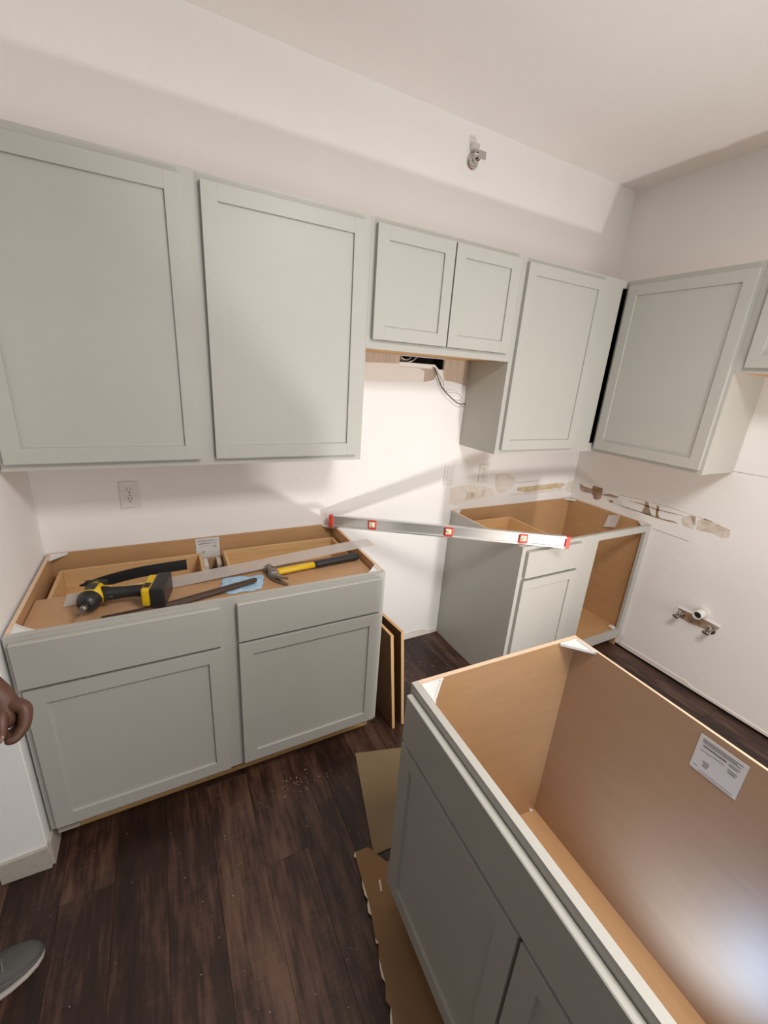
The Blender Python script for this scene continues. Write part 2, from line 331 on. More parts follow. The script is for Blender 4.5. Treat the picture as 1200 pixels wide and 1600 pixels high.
def side_panel(parent, x0, x1, depth, z0, z1, outer, toe=0.0, toeh=0.0, y0=0.019, inner=None):
    """one side; outer = -1/+1 tells which face is painted"""
    pr_ = [(y0, z1), (depth, z1), (depth, z0)] + ([(toe, z0), (toe, toeh), (y0, toeh)] if toe else [(y0, z0)])
    bm = bmesh.new(); prism(bm, [(x0, a, b) for a, b in pr_], (x1-x0, 0, 0)); bmesh.ops.recalc_face_normals(bm, faces=bm.faces[:])
    for f in bm.faces:
        n = f.normal
        f.material_index = 0 if n.x*outer > 0.5 else (2 if abs(n.z) > 0.5 else 1)
    return finish('side_panel', bm, [PAINT, inner or WOODIN, EDGE], parent)
def brace(parent, x, y, sx, sy, z, s=0.055, mt=None):
    bm = bmesh.new(); prism(bm, [(x, y, z-0.010), (x+sx*s, y, z-0.010), (x, y+sy*s, z-0.010)], (0, 0, 0.004))
    prism(bm, [(x, y, z-0.006), (x+sx*s, y, z-0.006), (x+sx*s, y+sy*0.004, z-0.006), (x, y+sy*0.004, z-0.006)], (0, 0, 0.005))
    prism(bm, [(x, y+sy*0.004, z-0.006), (x+sx*0.004, y+sy*0.004, z-0.006), (x+sx*0.004, y+sy*s, z-0.006), (x, y+sy*s, z-0.006)], (0, 0, 0.005))
    d = Vector((-1, 1, 0)); a = Vector((x+sx*s, y, z-0.006)); b = Vector((x, y+sy*s, z-0.006)); n = Vector((-sx, -sy, 0)).normalized()*0.004
    prism(bm, [a, b, b+n, a+n], (0, 0, 0.004))
    return finish('corner_brace', bm, BRACE, parent)
def label_sheet(parent, org, ex, ez, w, h, rows, name='label', curl=0.0):
    """paper sheet with printed bars; ex, ez unit vectors of the sheet, rows = (x0, x1, z0, z1) fractions"""
    org, ex, ez = Vector(org), Vector(ex).normalized(), Vector(ez).normalized(); n = ex.cross(ez)
    bm = bmesh.new(); g = 8; V = [[bm.verts.new(org+ex*w*i/g+ez*h*j/g+n*(curl*((i/g)**2)*1.0 + curl*0.6*(1-j/g)**2)) for j in range(g+1)] for i in range(g+1)]
    for i in range(g):
        for j in range(g): bm.faces.new((V[i][j], V[i+1][j], V[i+1][j+1], V[i][j+1]))
    r = bmesh.ops.extrude_face_region(bm, geom=bm.faces[:])
    bmesh.ops.translate(bm, verts=[v for v in r['geom'] if isinstance(v, bmesh.types.BMVert)], vec=n*0.0006)
    s = finish(name, bm, PAPER, parent)
    if rows:
        bm = bmesh.new()
        for a, b, c, d in rows:
            p = [org+ex*w*a+ez*h*c, org+ex*w*b+ez*h*c, org+ex*w*b+ez*h*d, org+ex*w*a+ez*h*d]
            prism(bm, [q+n*0.0007 for q in p], n*0.0004)
        tag(finish('print', bm, INK, s), kind='stuff')
    return s
ROWS = [(0.08, 0.92, 0.90, 0.915), (0.08, 0.80, 0.86, 0.872), (0.1, 0.88, 0.82, 0.832), (0.12, 0.62, 0.72, 0.755), (0.66, 0.9, 0.74, 0.75), (0.66, 0.86, 0.70, 0.71), (0.1, 0.34, 0.60, 0.61),
        (0.36, 0.60, 0.62, 0.63), (0.68, 0.88, 0.58, 0.60), (0.70, 0.86, 0.52, 0.54), (0.22, 0.36, 0.34, 0.36), (0.24, 0.36, 0.28, 0.30), (0.24, 0.34, 0.22, 0.24), (0.06, 0.16, 0.12, 0.13), (0.2, 0.92, 0.06, 0.066)]

# ---- long base cabinet on the left
def base_left():
    w = XA-XL; t = empty('base_cabinet', (XL, -D, 0))
    tag(t, 'long grey base cabinet with two drawers and two doors, tools lying on top', 'cabinet', 'grey kitchen base cabinets')
    boxes('face_frame', [(0, 0.04, 0, 0.019, 0.114, HB), (w-0.04, w, 0, 0.019, 0.114, HB), (0.56, 0.65, 0, 0.019, 0.114, HB),
                         (0.04, 0.56, 0, 0.019, HB-0.035, HB), (0.65, w-0.04, 0, 0.019, HB-0.035, HB), (0.04, 0.56, 0, 0.019, 0.68, 0.72), (0.65, w-0.04, 0, 0.019, 0.68, 0.72),
                         (0.04, 0.56, 0, 0.019, 0.114, 0.15), (0.65, w-0.04, 0, 0.019, 0.114, 0.15)], PAINT, t)
    side_panel(t, 0.0, 0.013, D-0.002, 0.0, HB, -1, toe=0.075, toeh=0.114)
    side_panel(t, w-0.013, w, D-0.002, 0.0, HB, 1, toe=0.075, toeh=0.114)
    boxes('back_panel', [(0.013, w-0.013, D-0.010, D-0.002, 0.09, HB)], WOODINH, t)
    boxes('bottom_panel', [(0.013, w-0.013, 0.008, D-0.010, 0.098, 0.113)], DARKPLY, t)
    boxes('toe_kick', [(0.013, w-0.013, 0.075, 0.088, 0.0, 0.097)], BIRCH, t)
    boxes('levelling_block', [(w-0.05, w-0.035, 0.01, 0.03, 0.085, 0.0975)], BLOCK, t)
    boxes('levelling_block', [(0.015, 0.075, 0.006, 0.03, 0.080, 0.0975)], BLOCK, t)
    drawer(t, 0.012, 0.576, 0.703, 0.858, (0.04, 0.563, 0.02, 0.55, 0.72, 0.822))
    drawer(t, 0.631, 1.203, 0.703, 0.858, (0.655, 1.20, 0.02, 0.55, 0.72, 0.822))
    shaker_door(t, 0.020, 0.578, 0.130, 0.692); shaker_door(t, 0.631, 1.205, 0.130, 0.692)
    brace(t, 0.014, 0.020, 1, 1, HB+0.002); brace(t, w-0.014, 0.020, -1, 1, HB+0.002)
    brace(t, 0.014, D-0.011, 1, -1, HB+0.002); brace(t, w-0.014, D-0.011, -1, -1, HB+0.002)
    label_sheet(t, (0.545, D-0.0115, 0.772), (1, 0, 0), (0, 0, 1), 0.103, 0.101, ROWS)
    # small drawer-runner sockets showing between the two drawer boxes
    for bx in (0.570, 0.628): boxes('runner_bracket', [(bx, bx+0.019, D-0.10, D-0.02, 0.735, 0.775)], WHITEP, t, bev=0.002)
    return t
base_left()

# ---- corner base cabinet with open blind half
def base_right():
    w = W-XB-0.001; t = empty('base_cabinet', (XB, -D, 0))
    tag(t, 'grey corner base cabinet with one drawer, one door and an open right half', 'cabinet', 'grey kitchen base cabinets')
    o0, o1 = 0.593, w-0.042
    boxes('face_frame', [(0, 0.032, 0, 0.019, 0.085, HB), (0.43, o0, 0, 0.019, 0.085, HB), (o1, w, 0, 0.019, 0.085, HB), (0.032, 0.43, 0, 0.019, HB-0.04, HB), (o0, o1, 0, 0.019, HB-0.04, HB),
                         (0.032, 0.43, 0, 0.019, 0.68, 0.71), (0.032, 0.43, 0, 0.019, 0.085, 0.14), (o0, o1, 0, 0.019, 0.075, 0.135)], PAINT, t)
    side_panel(t, 0.0, 0.013, D-0.002, 0.0, HB, -1, toe=0.075, toeh=0.085)
    boxes('side_panel', [(w-0.013, w, 0.019, D-0.002, 0.0, HB)], WOODIN, t)
    boxes('back_panel', [(0.013, w-0.013, D-0.010, D-0.002, 0.09, HB)], WOODINH, t)
    boxes('bottom_panel', [(0.013, w-0.013, 0.019, D-0.010, 0.098, 0.130)], WOODINH, t)
    boxes('toe_kick', [(0.013, w-0.013, 0.075, 0.088, 0.0, 0.097)], DARKPLY, t)
    drawer(t, 0.029, 0.436, 0.703, 0.852, (0.040, 0.412, 0.02, 0.52, 0.72, 0.825))
    shaker_door(t, 0.027, 0.436, 0.120, 0.690)
    brace(t, 0.014, 0.020, 1, 1, HB+0.002); brace(t, w-0.014, 0.020, -1, 1, HB+0.002); brace(t, 0.014, D-0.011, 1, -1, HB+0.002); brace(t, w-0.014, D-0.011, -1, -1, HB+0.002)
    boxes('bottom_clip', [(o1-0.035, o1-0.002, 0.019, 0.05, 0.1355, 0.146)], WHITEP, t, bev=0.002)
    label_sheet(t, (w-0.016, 0.285, 0.765), (-0.05, -1, 0.35), (0, -0.1, 1), 0.10, 0.085, [(0.1, 0.6, 0.72, 0.78), (0.3, 0.8, 0.64, 0.67)], curl=0.02)
base_right()

# ---- loose sink base cabinet standing in the room
SINK_Z = 0.0134; SW = 0.94
def base_sink():
    t = empty('sink_base_cabinet', (1.5131, -1.2283, SINK_Z), -0.0346-math.pi/2)
    tag(t, 'open-topped grey sink base cabinet standing loose on brown cardboard in the foreground', 'cabinet', 'grey kitchen base cabinets')
    w = SW
    boxes('face_frame', [(0, 0.04, 0, 0.019, 0.100, HB), (w-0.04, w, 0, 0.019, 0.100, HB), (0.04, w-0.04, 0, 0.019, HB-0.042, HB), (0.04, w-0.04, 0, 0.019, 0.67, 0.715), (0.04, w-0.04, 0, 0.019, 0.100, 0.14), (w/2-0.035, w/2+0.035, 0, 0.019, 0.14, 0.67)], PAINT, t)
    side_panel(t, 0.0, 0.013, D, 0.0, HB, -1, toe=0.075, toeh=0.100)
    side_panel(t, w-0.013, w, D, 0.0, HB, 1, toe=0.075, toeh=0.100)
    bm = bmesh.new(); abox(bm, 0.013, w-0.013, D-0.008, D, 0.05, HB)
    bmesh.ops.recalc_face_normals(bm, faces=bm.faces[:])
    for f in bm.faces: f.material_index = 1 if f.normal.z > 0.5 else 0
    finish('back_panel', bm, [BACKLAM, EDGE], t)
    boxes('bottom_panel', [(0.013, w-0.013, 0.019, D-0.008, 0.100, 0.114)], WOODINH, t)
    boxes('toe_kick', [(0.013, w-0.013, 0.075, 0.088, 0.0, 0.099)], DARKPLY, t)
    fr = boxes('false_drawer_front', [(0.012, w-0.012, -0.0195, -0.0005, 0.703, 0.852)], PAINT, t, bev=0.002)
    shaker_door(t, 0.012, w/2-0.004, 0.115, 0.692); shaker_door(t, w/2+0.004, w-0.012, 0.115, 0.692)
    brace(t, 0.014, 0.020, 1, 1, HB+0.001, 0.07); brace(t, 0.014, D-0.009, 1, -1, HB+0.001, 0.075)
    brace(t, w-0.014, 0.020, -1, 1, HB+0.001, 0.07); brace(t, w-0.014, D-0.009, -1, -1, HB+0.001, 0.075)
    label_sheet(t, (0.395, D-0.0088, 0.755), (1, 0, 0), (0, 0, 1), 0.102, 0.102, ROWS)
    boxes('shelf_pin', [(0.0135, 0.022, D-0.035, D-0.025, 0.1145, 0.124)], WHITEP, t)
base_sink()

# ------------------------------------------------------------------ wall cabinets
def upper(loc, rz, w, h, label, doors, cols, frame_extra=(), bottom=WOODINH, depth=DU, name='wall_cabinet', open_x=None, left_inner=None, closed=True, cx1=None):
    t = empty(name, loc, rz); tag(t, label, 'cabinet', 'grey kitchen wall cabinets')
    cw = cx1 or w
    fr = [(0, cols[0], 0, 0.019, 0, h), (w-cols[1], w, 0, 0.019, 0, h), (cols[0], w-cols[1], 0, 0.019, h-0.035, h), (cols[0], w-cols[1], 0, 0.019, 0, 0.035)] + list(frame_extra)
    boxes('face_frame', fr, PAINT, t)
    side_panel(t, 0, 0.013, depth-0.002, 0, h, -1); side_panel(t, cw-0.013, cw, depth-0.002, 0, h, 1)
    boxes('back_panel', [(0.013, cw-0.013, depth-0.010, depth-0.002, 0, h)], WOODINH, t)
    boxes('bottom_panel', [(0.013, cw-0.013, 0.019, depth-0.010, 0.004, 0.018)], bottom, t)
    boxes('top_panel', [(0.013, cw-0.013, 0.019, depth-0.010, h-0.014, h)], WOODINH, t)
    for a, b, c, d in doors: shaker_door(t, a, b, c, d)
    return t
hU = ZT-ZB
upper((XL, -DU, ZB), 0, XA-XL, hU, 'large grey two-door wall cabinet at the far left above the long base cabinet',
      [(0.013, 0.574, 0.026, hU-0.026), (0.626, 1.199, 0.026, hU-0.026)], (0.04, 0.04), [(0.555, 0.645, 0, 0.019, 0.035, hU-0.035)])
hR = ZT-ZR
upper((XA+0.0005, -DU, ZR), 0, XB-XA-0.001, hR, 'short grey two-door wall cabinet above the empty range gap',
      [(0.020, 0.3815, 0.036, hR-0.022), (0.3885, 0.748, 0.036, hR-0.022)], (0.04, 0.04), bottom=BIRCH)
# corner wall cabinet; the slot beside its right stile opens into the dark blind corner
CW = W-XB-0.001
t = upper((XB, -DU, ZB), 0, 0.738, hU, 'tall grey single-door wall cabinet right of the range gap, beside a black slot',
      [(0.027, 0.576, 0.026, hU-0.026)], (0.04, 0.165), [(0.738, CW-DU-0.001, 0, 0.019, 0, 0.050), (0.738, CW-DU-0.001, 0, 0.019, hU-0.036, hU), (CW-0.25, CW, 0.2, 0.25, 0, hU)], cx1=CW)
boxes('blind_corner_shade', [(0.72, CW-0.014, 0.20, 0.21, 0.02, hU-0.016)], DARK, t)  # near-black sheet paints the blind corner's shade behind the slot
# right wall: first tall cabinet, then a short one
YE = -0.9267
upper((W-DU, -DU-0.002, ZB), -math.pi/2, -YE-DU-0.002, hU, 'grey single-door wall cabinet on the right wall beside the corner slot',
      [(0.022, 0.606, 0.022, hU-0.028)], (0.04, 0.04))
h2 = ZT-1.762
upper((W-DU, YE-0.0005, 1.762), -math.pi/2, 0.76, h2, 'short grey wall cabinet cut off by the right edge of the picture',
      [(0.040, 0.378, 0.022, h2-0.028), (0.382, 0.74, 0.022, h2-0.028)], (0.04, 0.04), bottom=BIRCH)

# ------------------------------------------------------------------ outlets and switch
def outlet(x, z, label, switch=False):
    t = empty('switch_plate' if switch else 'power_outlet', (x, 0, z)); tag(t, label, 'switch' if switch else 'outlet')
    boxes('cover_plate', [(-0.036, 0.036, -0.006, -0.0003, -0.058, 0.058)], WHITEP, t, bev=0.002, seg=2)
    if switch:
        r = boxes('rocker', [(-0.017, 0.017, -0.0095, -0.0055, -0.033, 0.033)], WHITEP, t, bev=0.0015)
    else:
        for s in (-1, 1):
            bm = bmesh.new(); cyl(bm, (0, -0.0055, s*0.0195), (0, -0.009, s*0.0195), 0.0165, n=24)
            r = finish('socket', bm, WHITEP, t)
            boxes('slots', [(-0.0075, -0.005, -0.0096, -0.0088, s*0.0195+0.001, s*0.0195+0.009), (0.005, 0.0075, -0.0096, -0.0088, s*0.0195+0.001, s*0.0195+0.008), (-0.0025, 0.0025, -0.0096, -0.0088, s*0.0195-0.010, s*0.0195-0.005)], SLOT, r)
        bm = bmesh.new(); cyl(bm, (0, -0.0055, 0), (0, -0.0075, 0), 0.003, n=12); finish('screw', bm, CHROME, t)
outlet(0.845, 1.102, 'white double power outlet on the wall above the long base cabinet')
outlet(2.752, 1.102, 'white double power outlet beside the switch, above the corner base cabinet')
outlet(2.486, 1.104, 'white rocker switch plate on the wall right of the range gap', True)

# ------------------------------------------------------------------ sidewall sprinkler high on the back wall
t = empty('fire_sprinkler', (2.408, 0, 2.632)); tag(t, 'small chrome fire sprinkler head high on the white back wall', 'sprinkler')
bm = bmesh.new(); cyl(bm, (0, -0.0003, 0), (0, -0.006, 0), 0.034, 0.03, 28); cyl(bm, (0, -0.006, 0), (0, -0.016, 0), 0.022, 0.018, 24); finish('escutcheon', bm, CHROME, t, smooth=False)
bm = bmesh.new(); cyl(bm, (0, -0.016, 0), (0, -0.034, 0), 0.011, 0.010, 16); cyl(bm, (0, -0.034, 0), (0, -0.039, 0), 0.015, 0.015, 6)
for s in (-1, 1): tube(bm, spline([(s*0.010, -0.036, 0), (s*0.016, -0.047, 0), (s*0.012, -0.060, 0), (0, -0.070, 0)], 5), 0.0028, 6)
finish('frame', bm, CHROME, t)
bm = bmesh.new(); cyl(bm, (0, -0.039, 0), (0, -0.064, 0), 0.003, n=10); finish('glass_bulb', bm, SLOT, t)
boxes('deflector', [(-0.020, 0.020, -0.074, -0.071, -0.014, 0.014), (-0.018, 0.018, -0.074, -0.046, 0.0145, 0.0165)], CHROME, t)
boxes('shield', [(-0.022, 0.014, -0.030, -0.001, 0.036, 0.062)], WHITEP, t, bev=0.003)

# ------------------------------------------------------------------ range-hood duct and loose wires in the wall hole
t = empty('vent_duct', (2.14, 0.01, 1.742)); tag(t, 'bent metal duct ring showing in the wall hole under the short cabinet', 'duct')
bm = bmesh.new(); tube(bm, [(0.052*math.cos(a)+0.005, -0.014+0.03*abs(math.sin(a)), 0.010+0.036*math.sin(a)) for a in [math.pi+math.pi*k/16 for k in range(17)]], 0.0045, 8); finish('rim', bm, CHROME, t, smooth=True)
bm = bmesh.new(); tube(bm, [(0.030*math.cos(a)+0.0, 0.012, 0.006+0.020*math.sin(a)) for a in [math.pi+math.pi*k/12 for k in range(13)]], 0.006, 8); finish('inner_ring', bm, STEEL, t, smooth=True)
t = empty('loose_cable', (2.31, 0.02, 1.70)); tag(t, 'thin dark electrical cable hanging out of the wall hole', 'cable')
bo_ = Vector((2.31, 0.02, 1.70)); L_ = lambda pts: [Vector(p)-bo_ for p in pts]
bm = bmesh.new(); tube(bm, spline(L_([(2.312, 0.06, 1.715), (2.312, 0.005, 1.70), (2.305, -0.02, 1.685), (2.338, -0.03, 1.619), (2.379, -0.03, 1.577), (2.467, -0.03, 1.523), (2.519, -0.03, 1.521), (2.530, -0.03, 1.521)]), 8), 0.0028, 8)
cb = finish('sheath', bm, WIREB, t, smooth=True)
bm = bmesh.new(); tube(bm, L_([(2.528, -0.03, 1.521), (2.568, -0.032, 1.523)]), 0.0032, 8); finish('white_tip', bm, WHITEP, t)
bm = bmesh.new(); tube(bm, spline(L_([(2.312, 0.01, 1.70), (2.309, -0.016, 1.688), (2.334, -0.024, 1.660), (2.362, -0.024, 1.625), (2.366, -0.024, 1.598), (2.393, -0.024, 1.580), (2.466, -0.024, 1.574), (2.504, -0.024, 1.547)]), 8), 0.0018, 6)
finish('ground_wire', bm, WIREG, t, smooth=True)

# ------------------------------------------------------------------ plumbing stubs on the right wall
def ring_pipe(bm, p0, p1, ro, ri, n=24):
    p0, p1 = Vector(p0), Vector(p1); q = (p1-p0).to_track_quat('Z', 'Y'); R = []
    for p, r in ((p0, ro), (p1, ro), (p1, ri), (p1*0.3+p0*0.7, ri)):
        R.append([bm.verts.new(p+q @ Vector((r*math.cos(2*math.pi*k/n), r*math.sin(2*math.pi*k/n), 0))) for k in range(n)])
    for i in range(3):
        for k in range(n): bm.faces.new((R[i][k], R[i][(k+1) % n], R[i+1][(k+1) % n], R[i+1][k]))
    bm.faces.new(R[3])
t = empty('drain_pipe', (W, -1.005, 0.488)); tag(t, 'short white drain pipe stub sticking out of the right wall', 'pipe')
bm = bmesh.new(); ring_pipe(bm, (-0.0003, 0, 0), (-0.055, 0, -0.004), 0.025, 0.019); finish('pipe', bm, WHITEP, t, smooth=False)
bm = bmesh.new(); cyl(bm, (-0.045, 0, -0.0035), (-0.030, 0, -0.002), 0.0188, n=20); finish('bore', bm, DARK, t)
bm = bmesh.new(); ring_pipe(bm, (-0.0003, 0, 0), (-0.010, 0, 0), 0.034, 0.0255); finish('collar', bm, WHITEP, t)
pl = [(-0.885, 0.452), (-0.961, 0.456), (-1.028, 0.456), (-1.105, 0.452), (-1.094, 0.425), (-1.043, 0.404), (-0.972, 0.396), (-0.915, 0.396)]
wall_patch('cut_out', wr, pl, TORNB, 0.0012)
wall_patch('cut_edge', wr, [(-0.885, 0.452), (-0.961, 0.456), (-1.028, 0.456), (-1.105, 0.452), (-1.104, 0.458), (-1.028, 0.462), (-0.961, 0.462), (-0.884, 0.458)], WALL, 0.005)
for y, z, lb in ((-0.911, 0.424, 'chrome water stop valve on the right wall, nearer the corner cabinet'), (-1.072, 0.414, 'chrome water stop valve on the right wall, nearer the loose sink cabinet')):
    t = empty('stop_valve', (W, y, z)); tag(t, lb, 'valve', 'water stop valves on the right wall')
    bm = bmesh.new(); cyl(bm, (-0.0003, 0, 0), (-0.006, 0, 0), 0.024, 0.021, 24); finish('escutcheon', bm, CHROME, t)
    bm = bmesh.new(); cyl(bm, (-0.006, 0, 0), (-0.040, 0, 0), 0.009, n=16); cyl(bm, (-0.026, 0, 0), (-0.048, 0, 0), 0.013, n=6); cyl(bm, (-0.036, 0, 0), (-0.036, 0, 0.028), 0.007, n=12); cyl(bm, (-0.036, 0, 0.016), (-0.036, 0, 0.030), 0.010, n=6); finish('valve_body', bm, CHROME, t)
    bm = bmesh.new(); cyl(bm, (-0.048, 0, 0), (-0.060, 0, 0), 0.004, n=8)
    hv = bmesh.ops.create_uvsphere(bm, u_segments=16, v_segments=8, radius=0.013)['verts']
    for v in hv: v.co = Vector((v.co.x*0.45-0.063, v.co.y*1.5, v.co.z*0.8))
    finish('handle', bm, STEEL, t, smooth=True)

# ------------------------------------------------------------------ spirit level bridging the two base cabinets
a = Vector((1.718, -0.047, HB+0.0035)); b = Vector((2.758, -0.695, HB+0.0035)); ln = (b-a).length; ang = math.atan2(b.y-a.y, b.x-a.x)
t = empty('spirit_level', a, ang); tag(t, 'long aluminium spirit level with red ends bridging the two wall-side base cabinets', 'level')
H_ = 0.062
boxes('beam', [(0.012, ln-0.012, -0.012, 0.012, 0, 0.009), (0.012, ln-0.012, -0.012, 0.012, H_-0.009, H_), (0.012, ln-0.012, -0.005, 0.005, 0.009, H_-0.009)], ALU, t, bev=0.001)
for x0 in (0.0, ln-0.022): boxes('end_cap', [(x0, x0+0.022, -0.0135, 0.0135, -0.001, H_+0.001)], RED, t, bev=0.002)
for fx, kind in ((0.185, 0), (0.505, 1), (0.812, 2)):
    x0 = fx*ln
    v = boxes('vial_holder', [(x0-0.022, x0+0.022, -0.0135, 0.0135, 0.004, H_-0.002)], RED, t, bev=0.004)
    boxes('vial_window', [(x0-0.014, x0+0.014, -0.0142, -0.0130, 0.020, H_-0.014), (x0-0.014, x0+0.014, 0.0130, 0.0142, 0.020, H_-0.014)], VIALW, v)
    bm = bmesh.new()
    if kind == 1: cyl(bm, (x0-0.012, -0.0145, 0.034), (x0+0.012, -0.0145, 0.034), 0.005, n=12)
    elif kind == 0: cyl(bm, (x0, -0.0145, 0.022), (x0, -0.0145, 0.046), 0.005, n=12)
    else: cyl(bm, (x0-0.008, -0.0145, 0.026), (x0+0.008, -0.0145, 0.042), 0.005, n=12)
    finish('vial', bm, VIAL, v, smooth=True)

# ------------------------------------------------------------------ things lying on the long base cabinet
ZBD = 0.838
t = boxes('hardboard_panel', [(XL+0.016, XA-0.016, -0.588, -0.325, ZBD-0.005, ZBD)], HARD, bev=0.0008)
tag(t, 'brown hardboard panel lying over the drawers of the long base cabinet, under the tools', 'board')

# clear plastic strip, one end down on the board, the other over the cabinet side
bm = bmesh.new(); n = 24; P0, P1 = Vector((0.640, -0.365, ZBD+0.002)), Vector((1.835, -0.312, HB+0.003)); wv = Vector((0.02, -1, 0)).normalized()
rows = []
for i in range(n+1):
    s = i/n; c = P0.lerp(P1, s); c.z = ZBD+0.002+(HB+0.001-ZBD)*min(1, max(0, (s-0.25)/0.68))
    hw = 0.045
    rows.append([bm.verts.new(c-wv*hw), bm.verts.new(c+wv*hw)])
for i in range(n): bm.faces.new((rows[i][0], rows[i+1][0], rows[i+1][1], rows[i][1]))
r = bmesh.ops.extrude_face_region(bm, geom=bm.faces[:]); bmesh.ops.translate(bm, verts=[v for v in r['geom'] if isinstance(v, bmesh.types.BMVert)], vec=(0, 0, 0.0015))
t = finish('plastic_strip', bm, FILM); tag(t, 'long translucent grey plastic strip laid across the top of the long base cabinet', 'strip')

# curved black rubber strip standing in the left drawer
bm = bmesh.new(); top = spline([(0.668, -0.262, 0.842), (0.74, -0.258, 0.862), (0.83, -0.252, 0.875), (0.92, -0.250, 0.881), (1.03, -0.250, 0.884)], 6)
for i in range(len(top)-1):
    p, q = top[i], top[i+1]; hp = 0.004+0.040*min(1, i/8); hq = 0.004+0.040*min(1, (i+1)/8)
    prism(bm, [p, q, q-Vector((0, 0, hq)), p-Vector((0, 0, hp))], (0, 0.004, 0))
bmesh.ops.remove_doubles(bm, verts=bm.verts[:], dist=0.0002)
t = finish('rubber_strip', bm, BLK); tag(t, 'curved black rubber strip lying across the left drawer box', 'strip')

# dark flat bar
bm = bmesh.new(); prism(bm, [(0.76, -0.548, ZBD+0.0008), (1.0, -0.530, ZBD+0.0008), (1.262, -0.483, ZBD+0.020), (1.268, -0.466, ZBD+0.020), (1.258, -0.455, ZBD+0.020), (1.0, -0.500, ZBD+0.0008), (0.76, -0.520, ZBD+0.0008)], (0, 0, 0.005))
t = finish('flat_bar', bm, RUST); tag(t, 'dark flat metal bar lying partly on the blue cloth', 'bar')

# blue cloth
bm = bmesh.new(); g = 22; random.seed(3)
from mathutils import noise as mn
def cz(u, v, off=0): return ZBD+0.0015+0.0010*off+0.016*max(0, mn.noise(Vector((u*2.6+4, v*2.6, 1.7)))+0.22+0.35*mn.noise(Vector((u*6+1, v*6, 3.3))))*max(0, 1-abs(u)**4)*max(0, 1-abs(v)**4)
V = {}
for i in range(g+1):
    for j in range(g+1):
        u, v = 2*i/g-1, 2*j/g-1
        rr = 1+0.34*mn.noise(Vector((u*1.7, v*1.7, 8)))-0.12*(abs(u*v))
        x = 1.212+0.088*u*rr+0.018*v; y = -0.448+0.062*v*rr-0.012*u
        V[i, j] = bm.verts.new((x, y, cz(u, v)))
for i in range(g):
    for j in range(g): bm.faces.new((V[i, j], V[i+1, j], V[i+1, j+1], V[i, j+1]))
r = bmesh.ops.extrude_face_region(bm, geom=bm.faces[:]); bmesh.ops.translate(bm, verts=[v for v in r['geom'] if isinstance(v, bmesh.types.BMVert)], vec=(0, 0, 0.0012))
t = finish('cleaning_cloth', bm, BLUE, smooth=True); tag(t, 'crumpled light blue cloth lying between the drill and the hammer', 'cloth')

# hammer
t = empty('claw_hammer', (1.335, -0.430, ZBD+0.0195), math.atan2(0.040, 0.40)); tag(t, 'claw hammer with yellow handle and black grip on the hardboard', 'hammer')
bm = bmesh.new()
cyl(bm, (0, 0.014, 0), (0, 0.030, 0), 0.013, 0.014, 16); cyl(bm, (0, 0.030, 0), (0, 0.052, 0), 0.0185, 0.0180, 20)
abox(bm, -0.016, 0.020, -0.022, 0.018, -0.016, 0.016, bev=0.005, seg=2)
finish('head', bm, STEEL, t)
for s in (-1, 1):
    bm = bmesh.new(); secs = []
    for k in range(7):
        f = k/6; y = -0.016-0.078*f; x = -0.002+0.030*f*f; hw = 0.0075*(1-0.45*f); hh = 0.0135*(1-0.75*f)
        zc = s*(0.004+0.0095*f)
        secs.append([bm.verts.new((x+a*hh, y, zc+b*hw)) for a, b in ((-1, -1), (1, -1), (1, 1), (-1, 1))])
    for i in range(6):
        for k in range(4): bm.faces.new((secs[i][k], secs[i][(k+1) % 4], secs[i+1][(k+1) % 4], secs[i+1][k]))
    bm.faces.new(secs[0]); bm.faces.new(secs[-1]); finish('claw', bm, STEEL, t)
def oval(bm, secs, n=16):
    R = []
    for x, y, z, ry, rz in secs: R.append([bm.verts.new((x, y+ry*math.cos(2*math.pi*k/n), z+rz*math.sin(2*math.pi*k/n))) for k in range(n)])
    for i in range(len(R)-1):
        for k in range(n): bm.faces.new((R[i][k], R[i][(k+1) % n], R[i+1][(k+1) % n], R[i+1][k]))
    bm.faces.new(R[0]); bm.faces.new(R[-1])
bm = bmesh.new(); oval(bm, [(0.010, 0, 0, 0.015, 0.012), (0.03, 0, 0, 0.0175, 0.0135), (0.10, 0, 0, 0.0165, 0.0125), (0.188, 0, 0, 0.0165, 0.0125)]); finish('handle', bm, YEL, t, smooth=True)
bm = bmesh.new(); oval(bm, [(0.182, 0, 0, 0.0175, 0.0135), (0.20, 0, 0, 0.019, 0.0145), (0.26, 0, 0, 0.0185, 0.0145), (0.33, 0, 0, 0.020, 0.0155), (0.380, 0, 0, 0.0215, 0.0165), (0.393, 0, 0, 0.020, 0.0155), (0.398, 0, 0, 0.013, 0.010)]); g_ = finish('grip', bm, BLK, t, smooth=True)

# cordless impact driver lying on its side
t = empty('cordless_driver', (0.735, -0.437, ZBD+0.0440), math.radians(-13)); t.scale = (1.08, 1.08, 1.08); tag(t, 'yellow and black cordless impact driver lying on its side on the hardboard', 'power drill')
def lathe_y(bm, prof, n=28):
    R = [[bm.verts.new((r*math.cos(2*math.pi*k/n), y, r*math.sin(2*math.pi*k/n))) for k in range(n)] for y, r in prof]
    for i in range(len(R)-1):
        for k in range(n): bm.faces.new((R[i][k], R[i][(k+1) % n], R[i+1][(k+1) % n], R[i+1][k]))
    bm.faces.new(R[0]); bm.faces.new(R[-1])
bm = bmesh.new(); lathe_y(bm, [(0.052, 0.018), (0.050, 0.027), (0.040, 0.0325), (0.0, 0.0335), (-0.030, 0.0335)]); mh = finish('motor_housing', bm, YEL, t, smooth=True)
bm = bmesh.new(); lathe_y(bm, [(0.056, 0.012), (0.054, 0.020), (0.046, 0.0225)]); finish('end_cap', bm, BLKG, mh, smooth=True)
